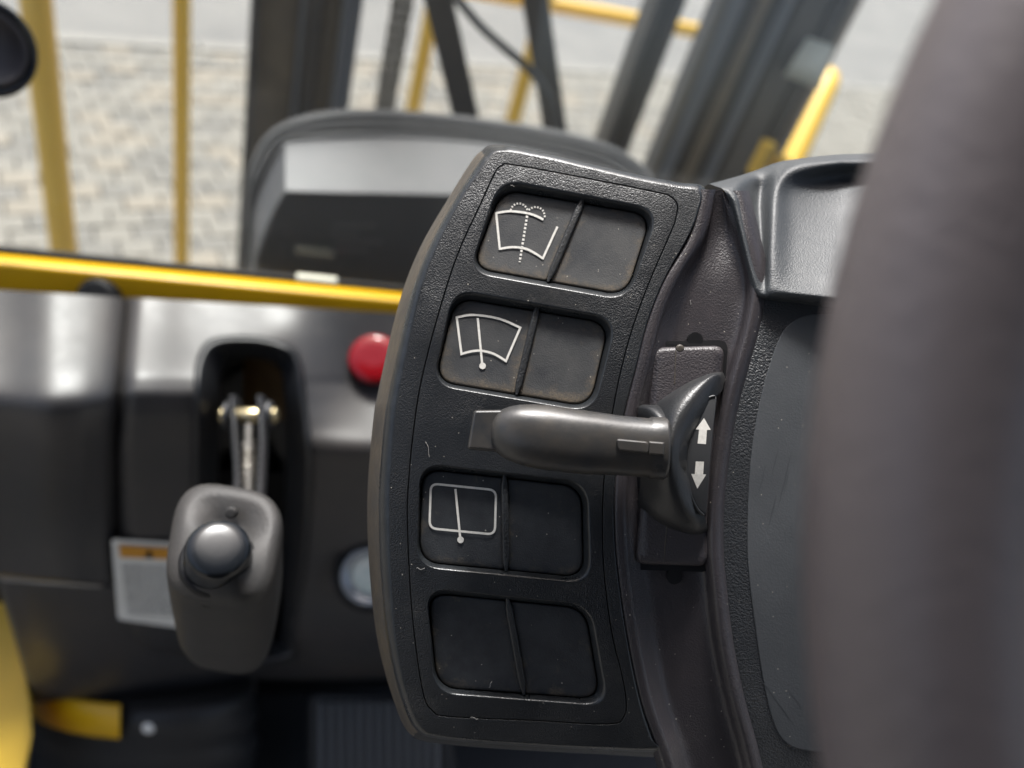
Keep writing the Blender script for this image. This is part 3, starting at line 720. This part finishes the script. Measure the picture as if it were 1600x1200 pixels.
loft(b, edge([((.45, -3.1), (.44, -1.9), (.92, -2.9)), ((.465, -3.7), (.455, -2.2), (.95, -3.2)), ((.52, -4.2), (.5, -2.4), (.98, -3.8)), ((.70, -7), (.7, -3), (1, -7)), ((.88, -11), (.88, -3.5), (.99, -11)), ((1, -17), (1, -4), (.96, -17)), ((1.01, -24), (1, -8), (.9, -24)), ((.95, -34), (.95, -20), (.6, -34)), ((.7, -46), (.7, -40), (.2, -46))]), True, False, True)
o = obj('panel_side', b, 'side_plastic', col)
o.data.materials.append(MATS['panel_plastic'])
for k, pol in enumerate(o.data.polygons):
    if NS <= (k % N_) < 25*NS: pol.material_index = 1

LIP = [[(780,277),(1032,326),(981,471),(731,426)], [(708,449),(966,496),(928,645),(674,602)], [(655,722),(920,752),(925,914),(650,887)], [(664,917),(924,944),(953,1106),(679,1085)]]
PAD = [[(785,297),(1017,337),(978,461),(738,418)], [(712,466),(951,506),(921,635),(681,595)], [(660,733),(908,761),(911,901),(656,877)], [(669,927),(914,951),(937,1091),(684,1073)]]
DIV = [((912,308),(856,440)), ((841,474),(807,617)), ((788,740),(791,893)), ((792,932),(819,1086))]
lips = [rpoly(q, 36, 8) for q in LIP]; pads = [rpoly(q, 30, 8) for q in PAD]
b = bmesh.new()
s1 = inset(seam, 1.4); s2 = inset(seam, 2.0)
flat(b, s2, lips, hf(0.0), 16)
loft(b, [[H(*p, h) for p in inset(seam, k)] for k, h in ((2.0, 0), (1.4, -.12), (1.0, -.5), (.9, -3.0))])
PADH = -3.4
for lp_, pp in zip(lips, pads):
    pp = inset(pp, -1.5)
    loops = []
    for t, h in ((0, 0), (.08, -.04), (.18, -.16), (.30, -.42), (.42, -.85), (.55, -1.45), (.8, -2.8), (.95, -3.4), (1.0, -4.2)):
        loops.append([H(a[0]+(c[0]-a[0])*t, a[1]+(c[1]-a[1])*t, h) for a, c in zip(lp_, pp)])
    worn(b, loops)
weld(b, 2e-6)
obj('switch_plate', b, 'plate_plastic', col).data.materials.append(MATS['worn_edge'])

def lerp(a, c, t): return (a[0]+(c[0]-a[0])*t, a[1]+(c[1]-a[1])*t)
switches = []
def make_pad(quad, radii, seedoff, label):
    out = rpoly(quad, radii, 8); b = bmesh.new(); lay = b.verts.layers.float.new('dust')
    cx = sum(p[0] for p in quad)/4; cy = sum(p[1] for p in quad)/4
    loops = []
    ymax = max(p[1] for p in out); ymin = min(p[1] for p in out)
    sc = [1.0, 1.0, .985, .965, .94, .90, .85, .78, .7, .6, .48, .36, .24, .12]
    hh = [-5, -3.75, -3.5, -3.4, -3.36, -3.34, -3.36, -3.42, -3.48, -3.53, -3.57, -3.6, -3.62, -3.63]
    L = []
    for s, h in zip(sc, hh):
        row = []
        for x, y in out:
            q = (cx+(x-cx)*s, cy+(y-cy)*s); v = b.verts.new(H(*q, h))
            low = (q[1]-ymin)/(ymax-ymin)
            e = max(0, (s-.55)/.45)**1.6
            v[lay] = min(1, e*(.35+.95*max(0, low-.15)**1.3)*seedoff)
            row.append(v)
        L.append(row)
    c = b.verts.new(H(cx, cy, -3.63))
    n = len(out)
    for A, B in zip(L, L[1:]):
        for i in range(n): b.faces.new((A[i], A[(i+1) % n], B[(i+1) % n], B[i]))
    for i in range(n): b.faces.new((L[-1][i], L[-1][(i+1) % n], c))
    o = obj('switch_pad', b, 'pad_pale' if seedoff > .9 else 'pad_rubber', col, label=label); return o
plabels = [('windscreen washer switch pad', 'blank pad beside the washer switch'), ('front wiper switch pad', 'blank pad beside the front wiper switch'), ('rear wiper switch pad', 'blank pad under the lever'), ('blank bottom left pad', 'blank bottom right pad')]
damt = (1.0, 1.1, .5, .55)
for i, (q, (d0, d1)) in enumerate(zip(PAD, DIV)):
    TL, TR, BR, BL = q
    # where the divider meets the pad's top and bottom edge
    def cut(a, c, p, r):
        den = (c[0]-a[0])*(r[1]-p[1])-(c[1]-a[1])*(r[0]-p[0]); tt = ((p[0]-a[0])*(r[1]-p[1])-(p[1]-a[1])*(r[0]-p[0]))/den
        return lerp(a, c, tt)
    mt, mb = cut(TL, TR, d0, d1), cut(BL, BR, d0, d1)
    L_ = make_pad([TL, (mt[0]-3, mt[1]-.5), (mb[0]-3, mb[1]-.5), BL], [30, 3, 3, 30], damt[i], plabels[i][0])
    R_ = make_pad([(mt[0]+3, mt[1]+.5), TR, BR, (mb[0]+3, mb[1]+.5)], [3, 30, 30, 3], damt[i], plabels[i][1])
    switches.append((L_, R_))
    b = bmesh.new(); dx = d1[0]-d0[0]; dy = d1[1]-d0[1]; ln = math.hypot(dx, dy); nx, ny = -dy/ln, dx/ln
    ld = []
    for k in range(9):
        t = k/8; c = lerp(d0, d1, t); e = 0.35 if k in (0, 8) else 1.0
        ld.append([H(c[0]+nx*o_*e, c[1]+ny*o_*e, h) for o_, h in ((6, -4.6), (5.6, -2.6), (4.6, -2.05), (2.6, -1.85), (0, -1.95), (-2.6, -1.85), (-4.6, -2.05), (-5.6, -2.6), (-6, -4.6))])
    loft(b, ld, False); obj('switch_divider', b, 'rib_plastic', col)

# printed symbols: thin strips lying on the pads
PH = -3.18
def stroke(b, pts, w, closed=False):
    N = len(pts); a = []; c = []
    for i in range(N):
        p0 = Vector(pts[i-1] if (closed or i) else pts[0]); p1 = Vector(pts[(i+1) % N] if (closed or i < N-1) else pts[-1]); p = Vector(pts[i])
        e0 = (p-p0); e1 = (p1-p)
        if e0.length < 1e-6: e0 = e1
        if e1.length < 1e-6: e1 = e0
        e0.normalize(); e1.normalize(); n0 = Vector((-e0.y, e0.x)); n1 = Vector((-e1.y, e1.x)); m = (n0+n1).normalized()
        k = w/2/max(.45, m.dot(n0)); a.append(p+m*k); c.append(p-m*k)
    va = [b.verts.new(H(q.x, q.y, PH)) for q in a]; vc = [b.verts.new(H(q.x, q.y, PH)) for q in c]
    for i in range(N if closed else N-1):
        j = (i+1) % N; b.faces.new((va[i], va[j], vc[j], vc[i]))
def dot(b, c, r): b.faces.new([b.verts.new(H(c[0]+r*math.cos(k*math.pi/10), c[1]+r*math.sin(k*math.pi/10), PH+.01)) for k in range(20)])
def dashes(b, pts, w, on, off):
    d = [0]
    for a, c in zip(pts, pts[1:]): d.append(d[-1]+math.hypot(c[0]-a[0], c[1]-a[1]))
    def at(s):
        for i in range(len(d)-1):
            if s <= d[i+1]: return lerp(pts[i], pts[i+1], (s-d[i])/max(1e-9, d[i+1]-d[i]))
        return pts[-1]
    s = 0
    while s < d[-1]-.5:
        stroke(b, [at(s), at(min(s+on, d[-1]))], w); s += on+off
LW = 3.5
b = bmesh.new()
stroke(b, spline([(849, 343), (838, 337.5), (824, 333), (800, 330), (788, 330.8), (774.5, 333)], 4) + [(781, 390)][:0] , LW)
stroke(b, [(775.2, 331.8), (781, 390), ], LW)
stroke(b, spline([(780, 389), (800, 386), (820, 388.2), (834, 394.5), (848, 403.5)], 4), LW)
stroke(b, [(871, 354), (847.6, 405)], LW)
dashes(b, [(823.6, 337), (812, 409.5)], 3.6, 3.4, 2.6)
dashes(b, spline([(798, 328.5), (801.5, 321.5), (811, 317.6), (820, 321.5), (824.3, 328)], 6), 3.0, 2.4, 2.4)
dashes(b, spline([(826, 328), (832, 324.4), (840, 323.6), (848.5, 329), (851.6, 340.5)], 6), 3.0, 2.4, 2.4)
obj('washer_symbol', b, 'print_white', switches[0][0], smooth=False)
b = bmesh.new()
fr_ = spline([(713.6, 496), (740, 492), (780, 498), (813, 512)], 6)+spline([(790.5, 564), (772, 553), (752, 548), (736, 549), (721, 553)], 5)
stroke(b, fr_, LW, True); stroke(b, [(746.4, 497), (753.5, 570)], LW); dot(b, (754, 571.6), 5.2)
obj('front_wiper_symbol', b, 'print_white', switches[1][0], smooth=False)
b = bmesh.new()
stroke(b, rpoly([(673.2, 755.5), (775.2, 765.8), (773.2, 835.2), (671, 825.4)], 11, 5), LW, True); stroke(b, [(711.6, 764), (719, 840)], LW); dot(b, (719.6, 843.4), 5.2)
obj('rear_wiper_symbol', b, 'print_white', switches[2][0], smooth=False)

# cover between panel and column: ridge, channel, second ridge, flat face
A_ = [(1100,296),(1084,367),(1046,434),(1019,500),(1001,570),(979,660),(967,757),(967,845),(976,930),(991,1020),(1009,1100),(1038,1182),(1056,1250)]
R2 = [(1148,298),(1163,356),(1180,440),(1172,505),(1153,575),(1133,655),(1117,765),(1114,850),(1119,915),(1129,1000),(1147,1090),(1166,1160),(1184,1235)]
rows = []
for k, (a, r_) in enumerate(zip(A_, R2)):
    dx = r_[0]-a[0]; dy = r_[1]-a[1]
    up = k < 3
    def at(t, o_=0): return (a[0]+dx*t+o_, a[1]+dy*t)
    if k == 0: hs_ = (-3, -1.5, -1.5, -3, -4, -4, -3, -3)
    elif k == 1: hs_ = (-4, -1.5, -2.0, -6, -8, -6, -2, -2.4)
    else: hs_ = (-4, -.6, -1.0, -6, -7.2, -6.6, -1.6, -2.0)
    r = [(*at(0, -16), hs_[0]-3), (*at(0, -7), hs_[1]-.6), (*at(0, 2), hs_[2]+.7), (*at(0, 11), hs_[2]+.2), (*at(0, 19), hs_[2]-1.8), (*at(.26), hs_[3]-.5), (*at(.42), hs_[4]), (*at(.62), hs_[4]), (*at(1, -20), hs_[5]), (*at(1, -9), hs_[6]-1.6), (*at(1, -1), hs_[6]), (*at(1, 9), hs_[7]), (*at(1, 16), hs_[7]-1.6), (*at(1, 22), hs_[7]-4)]
    rows.append(r)
b = bmesh.new(); surf(b, grid_spline(rows, 5, 5), H); obj('lever_channel', b, 'cover_plastic', col)
# flat column face right of it
rows = []
for (x, y) in R2[2:]:
    rows.append([(x+8, y+1, -6), (x+15, y+1.5, -4.1), (x+22, y+2, -3.7), (x+60, y+5, -3.6), (x+130, y+11, -3.6), (x+240, y+20, -3.6), (x+420, y+30, -3.6)])
rows[0] = [(p[0], p[1]+14, p[2]) for p in rows[0]]
b = bmesh.new(); surf(b, grid_spline(rows, 4, 5), H); obj('column_face', b, 'column_plastic', col)
FILM = [(1300,491),(1256,494),(1228,512),(1211,545),(1191,610),(1176,690),(1169,773),(1168,870),(1178,965),(1194,1070),(1210,1132),(1228,1160),(1252,1171),(1300,1175),(1450,1175),(1540,1150),(1560,900),(1540,560),(1450,495)]
film = spline(FILM, 5, True)
b = bmesh.new(); flat(b, inset(film, 1.6), [], hf(-3.25), 24)
loft(b, [[H(*p, h) for p in inset(film, k)] for k, h in ((1.6, -3.25), (.8, -3.3), (.2, -3.45), (0, -3.9))]); weld(b, 2e-6)
fo = obj('film_pad', b, 'film', col, label='smooth dull film pad with dried streaks')
b = bmesh.new(); random.seed(3)
for k in range(8):
    if k < 5: x = random.uniform(1180, 1250); y = random.uniform(640, 800); ln = random.uniform(20, 90); sl = -.25
    else: x = random.uniform(1185, 1240); y = random.uniform(1010, 1080); ln = random.uniform(25, 70); sl = .75
    wv = random.uniform(1.0, 2.6); pts = [(x+sl*ln*t+random.uniform(-.8, .8), y+ln*t, wv*math.sin(math.pi*min(1, t*.9+.1))) for t in [i/6 for i in range(7)]]
    va = [b.verts.new(H(p[0]-p[2]/2, p[1], -3.22)) for p in pts]; vc = [b.verts.new(H(p[0]+p[2]/2, p[1], -3.22)) for p in pts]
    for i in range(6): b.faces.new((va[i], va[i+1], vc[i+1], vc[i]))
obj('water_streaks', b, 'wet', fo, smooth=False, kind='stuff')
# upper shroud with the V-shaped fold and the scoop
rows = [
 [(1090,310,-45),(1145,300,-50),(1180,292,-60),(1222,290,-60),(1250,285,-60),(1300,280,-60),(1352,280,-60),(1560,280,-60)],
 [(1104,289,-20),(1148,277,-26),(1180,267,-34),(1214,255,-32),(1245,250,-28),(1300,244,-26),(1352,242,-25),(1560,238,-25)],
 [(1118,291,-7),(1150,286,-9),(1182,275,-24),(1218,263,-21),(1250,254,-18),(1300,248,-17),(1352,246,-17),(1560,242,-17)],
 [(1132,298,-3.5),(1154,306,-3.5),(1184,298,-23),(1211,284,-17),(1240,268,-15),(1300,258,-14),(1352,256,-14),(1560,254,-12)],
 [(1142,322,-3.5),(1158,330,-2.5),(1184,324,-20),(1209,314,-13),(1238,297,-17),(1300,284,-20),(1352,281,-19),(1560,284,-14)],
 [(1152,360,-3.5),(1164,362,-2),(1187,358,-15),(1208,350,-8),(1240,340,-12),(1300,330,-13),(1352,326,-10),(1560,332,3)],
 [(1164,408,-3.0),(1174,410,-1.4),(1191,406,-8),(1206,402,-1.5),(1240,406,-2),(1300,408,1),(1352,410,4),(1560,420,16)],
 [(1172,440,-2.6),(1182,443,-.8),(1194,440,-2.5),(1206,440,1.5),(1242,446,3.5),(1300,452,8),(1352,458,11),(1560,475,24)],
 [(1174,454,-3),(1184,455,-.8),(1195,456,-.2),(1206,456,2.2),(1244,460,5),(1300,467,9.5),(1352,473,13),(1560,492,26)],
 [(1174,462,-5),(1185,464,-2.0),(1196,465,-1.0),(1207,466,.4),(1245,470,2),(1300,477,5),(1352,483,7),(1560,502,18)],
 [(1174,468,-8),(1186,470,-6),(1197,471,-6),(1208,472,-6),(1246,476,-6),(1300,483,-6),(1352,489,-6),(1560,508,-6)]]
for r_ in rows[1:10]:
    for k_, dz in ((3, .6), (4, 2.0), (5, 4.5), (6, 6), (7, 8)): r_[k_] = (r_[k_][0], r_[k_][1], r_[k_][2]-dz)
b = bmesh.new(); surf(b, grid_spline(rows, 8, 6), H); obj('upper_shroud', b, 'shroud_plastic', col)
b = bmesh.new(); lathe(b, P(930, 800, .34), CDIR, [(-.5, .05), (-.1, .05), (-.03, .055)], 28); obj('column_tube', b, 'black', col)

# ================================================================== the direction lever
lv = thing('direction_lever', 'worn black direction lever with white arrows beside the switch panel', 'lever', H(1060, 720, -9))
base = [(1021, 543), (1132, 540), (1106, 885), (992, 881)]
b = bmesh.new(); bq = rpoly([(1013, 534), (1138, 531), (1112, 894), (984, 890)], 16, 6)
loft(b, [[H(x, y, h) for x, y in bq] for h in (-14, -5.2)], True, True, True)
for (x, y) in ((1078, 533), (1046, 892)): lathe(b, H(x, y, -14), CDIR, [(0, .0027), (.0089, .0027)], 18)
obj('lever_slot', b, 'black', lv, smooth=False)
b = bmesh.new(); bq = rpoly(base, 16, 7)
L = [(0, -9), (0, -4.5), (1.2, -3.6), (3.5, -3.0), (7, -2.7)]
loft(b, [[H(x, y, h) for x, y in inset(bq, k)] for k, h in L], True, True, False)
flat(b, inset(bq, 7), [], hf(-2.7), 14); weld(b, 2e-6)
obj('rocker_base', b, 'lever_base', lv)
b = bmesh.new(); lathe(b, H(1062, 545, -3.4), CDIR, [(0, .0016), (.0006, .0015), (.0009, .0008)], 12); obj('moulding_mark', b, 'side_plastic', lv)
for a, c in (((1056, 546), (1054, 600)), ((1042, 822), (1037, 880))):
    b = bmesh.new(); tube(b, [H(*a, -2.72), H(*c, -2.72)], .00022, 6); obj('parting_line', b, 'side_plastic', lv)
# swept body: fans out from the hub to both ends of the arrow plate
rows = [
 [(1068,604,-6),(1082,592,-6),(1104,583,-6),(1127,580,-6),(1134,592,-6)],
 [(1040,618,-4),(1066,605,0),(1100,590,1),(1124,584,0),(1131,600,-3)],
 [(1018,640,-2),(1052,622,5),(1088,603,6),(1117,591,3),(1127,612,-1)],
 [(1010,668,2),(1046,655,10),(1072,640,10),(1096,628,7),(1108,632,4)],
 [(1006,700,4),(1042,700,13),(1058,702,12),(1068,704,9),(1074,706,6)],
 [(1002,735,2),(1036,745,10),(1056,760,10),(1074,772,7),(1086,776,4)],
 [(1000,762,-1),(1030,782,5),(1060,802,6),(1086,812,4),(1100,806,1)],
 [(996,784,-4),(1022,806,0),(1056,824,1),(1088,832,0),(1106,824,-2)],
 [(1000,800,-6),(1030,820,-6),(1060,832,-6),(1090,838,-6),(1110,836,-6)]]
b = bmesh.new(); surf(b, grid_spline(rows, 6, 5), H); obj('lever_body', b, 'lever_body', lv)
# crescent arrow plate
cres = spline([(1119,619),(1110,621),(1096,634),(1082,656),(1072,684),(1069,712),(1072,744),(1080,772),(1091,795),(1101,805)], 4)
right = [(1104, 800), (1107, 760), (1111, 710), (1116, 660), (1120, 625)]
cp = cres + right
def ah(x, y): return H(x, y, 6.0-((y-712)/100)**2*2.2)
b = bmesh.new(); flat(b, inset(cp, 1.8), [], ah, 12)
def hc(p, dz): return H(p[0], p[1], 6.0-((p[1]-712)/100)**2*2.2+dz)
loft(b, [[hc(p, dz) for p in inset(cp, k)] for k, dz in ((1.8, 0), (.9, -.08), (.2, -.4), (0, -9))]); weld(b, 2e-6)
ap_ = obj('arrow_plate', b, 'arrow_plate', lv)
b = bmesh.new(); rim = cres
tube(b, [H(p[0]-1.5, p[1], 6.1-((p[1]-712)/100)**2*2.2) for p in rim], .00045, 8); obj('plate_rim', b, 'lever_body', lv)
for pts in ([(1100,653),(1110.5,671.5),(1104.6,671.8),(1103,694),(1090,693),(1092.4,671.2),(1087,671)], [(1087.2,721),(1100,721.4),(1098.6,741),(1103.5,741.4),(1089.6,763.5),(1080,740.4),(1085.6,740.6)]):
    b = bmesh.new(); va = [b.verts.new(H(x, y, 6.0-((y-712)/100)**2*2.2+.09)) for x, y in pts]; b.faces.new(va); obj('arrow', b, 'print_white', ap_, smooth=False)
# hub disc
b = bmesh.new(); ax = (CX*-0.90+CDIR*0.42-CY*.06).normalized(); hc_ = H(1014, 702, -2)
lathe(b, hc_, ax, [(-.005, .0150), (.0005, .0155), (.0018, .0151), (.0026, .0143), (.0029, .0115)], 40); obj('hub_disc', b, 'lever_body', lv)
# stalk: bullet-nosed handle floating above the panel
sec = [(1041,655,748,12),(1039,652,750,12),(1036,650,751,12),(1016,650,750,12.2),(1013,652,747,12.3),(967,648,744,12.8),(912,640,742,13.4),(857,632,736,14),(830,630.5,731,14.3),(810,631,725.5,14.5),(795,634,719.5,14.6),(784,638,713,14.6),(776,644,706,14.6),(770,652,698,14.5),(766,662,688,14.4),(764.5,671,680,14.3)]
b = bmesh.new(); loops = []
for x, y0, y1, h in sec:
    cy = (y0+y1)/2; ry = (y1-y0)/2*D0/F*.93; c = H(x, cy, h)
    n = 36; r = []
    for k in range(n):
        a = 2*math.pi*k/n; ca, sa = math.cos(a), math.sin(a)
        e = 2.3
        r.append(c+CY*ry*abs(sa)**(2/e)*(1 if sa > 0 else -1)+CDIR*ry*.82*abs(ca)**(2/e)*(1 if ca > 0 else -1)+CX*ry*.05*sa)
    loops.append(r)
loft(b, loops, True, True, True); obj('stalk', b, 'lever_plastic', lv)
b = bmesh.new(); tq = rpoly([(740, 641), (800, 640), (800, 708), (730, 702)], 5, 4)
loft(b, [[H(x, y, h) for x, y in inset(tq, k)] for k, h in ((1.5, 9), (0, 9.6), (0, 15.6), (1.2, 16.6), (4.5, 17.2))], True, True, True); obj('stalk_tip', b, 'lever_plastic', lv)
b = bmesh.new(); rq = rpoly([(962, 685), (1014, 690), (1014, 709), (966, 704)], 6, 5)
loft(b, [[H(x, y, h) for x, y in inset(rq, k)] for k, h in ((0, 15), (0, 21.2), (1.2, 21.9), (3, 22.1))], True, True, True)
rq = rpoly([(1013, 689), (1039, 691), (1038, 712), (1013, 710)], 3, 4)
loft(b, [[H(x, y, h) for x, y in inset(rq, k)] for k, h in ((0, 13), (0, 20.8), (1.2, 21.4), (3, 21.6))], True, True, True)
obj('stalk_key', b, 'lever_plastic', lv)

# ================================================================== steering wheel, close in front
wd = 0.112
wr = 0.0146; WR = 2015*wd/F - wr
wc = P(1262+2015, 880, wd)
sw = thing('steering_wheel', 'large dark padded steering wheel rim close in front at the right', 'steering wheel', wc)
b = bmesh.new(); n1, n2 = 160, 28
L = []
for i in range(n1):
    a = 2*math.pi*i/n1; rd = CX*math.cos(a)+CY*math.sin(a)
    L.append([b.verts.new(wc+rd*(WR+wr*math.cos(2*math.pi*k/n2))+CDIR*wr*1.0*math.sin(2*math.pi*k/n2)) for k in range(n2)])
for i in range(n1):
    for k in range(n2): b.faces.new((L[i][k], L[(i+1) % n1][k], L[(i+1) % n1][(k+1) % n2], L[i][(k+1) % n2]))
obj('rim', b, 'leather', sw)
for ang in (0, 120, 240):
    a = math.radians(ang); rd = CX*math.cos(a)+CY*math.sin(a); td = -CX*math.sin(a)+CY*math.cos(a)
    b = bmesh.new(); loft(b, [[wc+rd*r_+td*s*wv+CDIR*(z-dz) for s, z in ((-1, -.004), (1, -.004), (1, .004), (-1, .004))] for r_, wv, dz in ((.03, .022, .035), (.08, .016, .028), (WR, .012, 0))], True, True, True); obj('spoke', b, 'black', sw)
b = bmesh.new(); lathe(b, wc-CDIR*.05, CDIR, [(0, .035), (.02, .04), (.028, .036), (.03, .02)], 32); obj('hub', b, 'button_plastic', sw)

# dust fibres lying on the panel
random.seed(11)
b = bmesh.new()
for (x, y, ln, a) in ((665, 690, 26, 1.3), (650, 887, 13, .2), (796, 288, 9, .6), (770, 1066, 10, 2.2), (735, 1121, 11, .1), (1080, 470, 7, 1.9)):
    pts = [(x+ln*math.cos(a)*t+random.uniform(-2, 2), y+ln*math.sin(a)*t+random.uniform(-2, 2)) for t in (0, .33, .66, 1)]
    hh_ = .25 if x < 960 else -1.0
    if 1020 < x < 1110 and y > 900 or 1060 < x < 1100 and y < 500: hh_ = -6.6
    tube(b, [H(p[0], p[1], hh_) for p in spline(pts, 4)], .00008, 5)
obj('dust_fibres', b, 'lint', col, wn=False, kind='stuff')
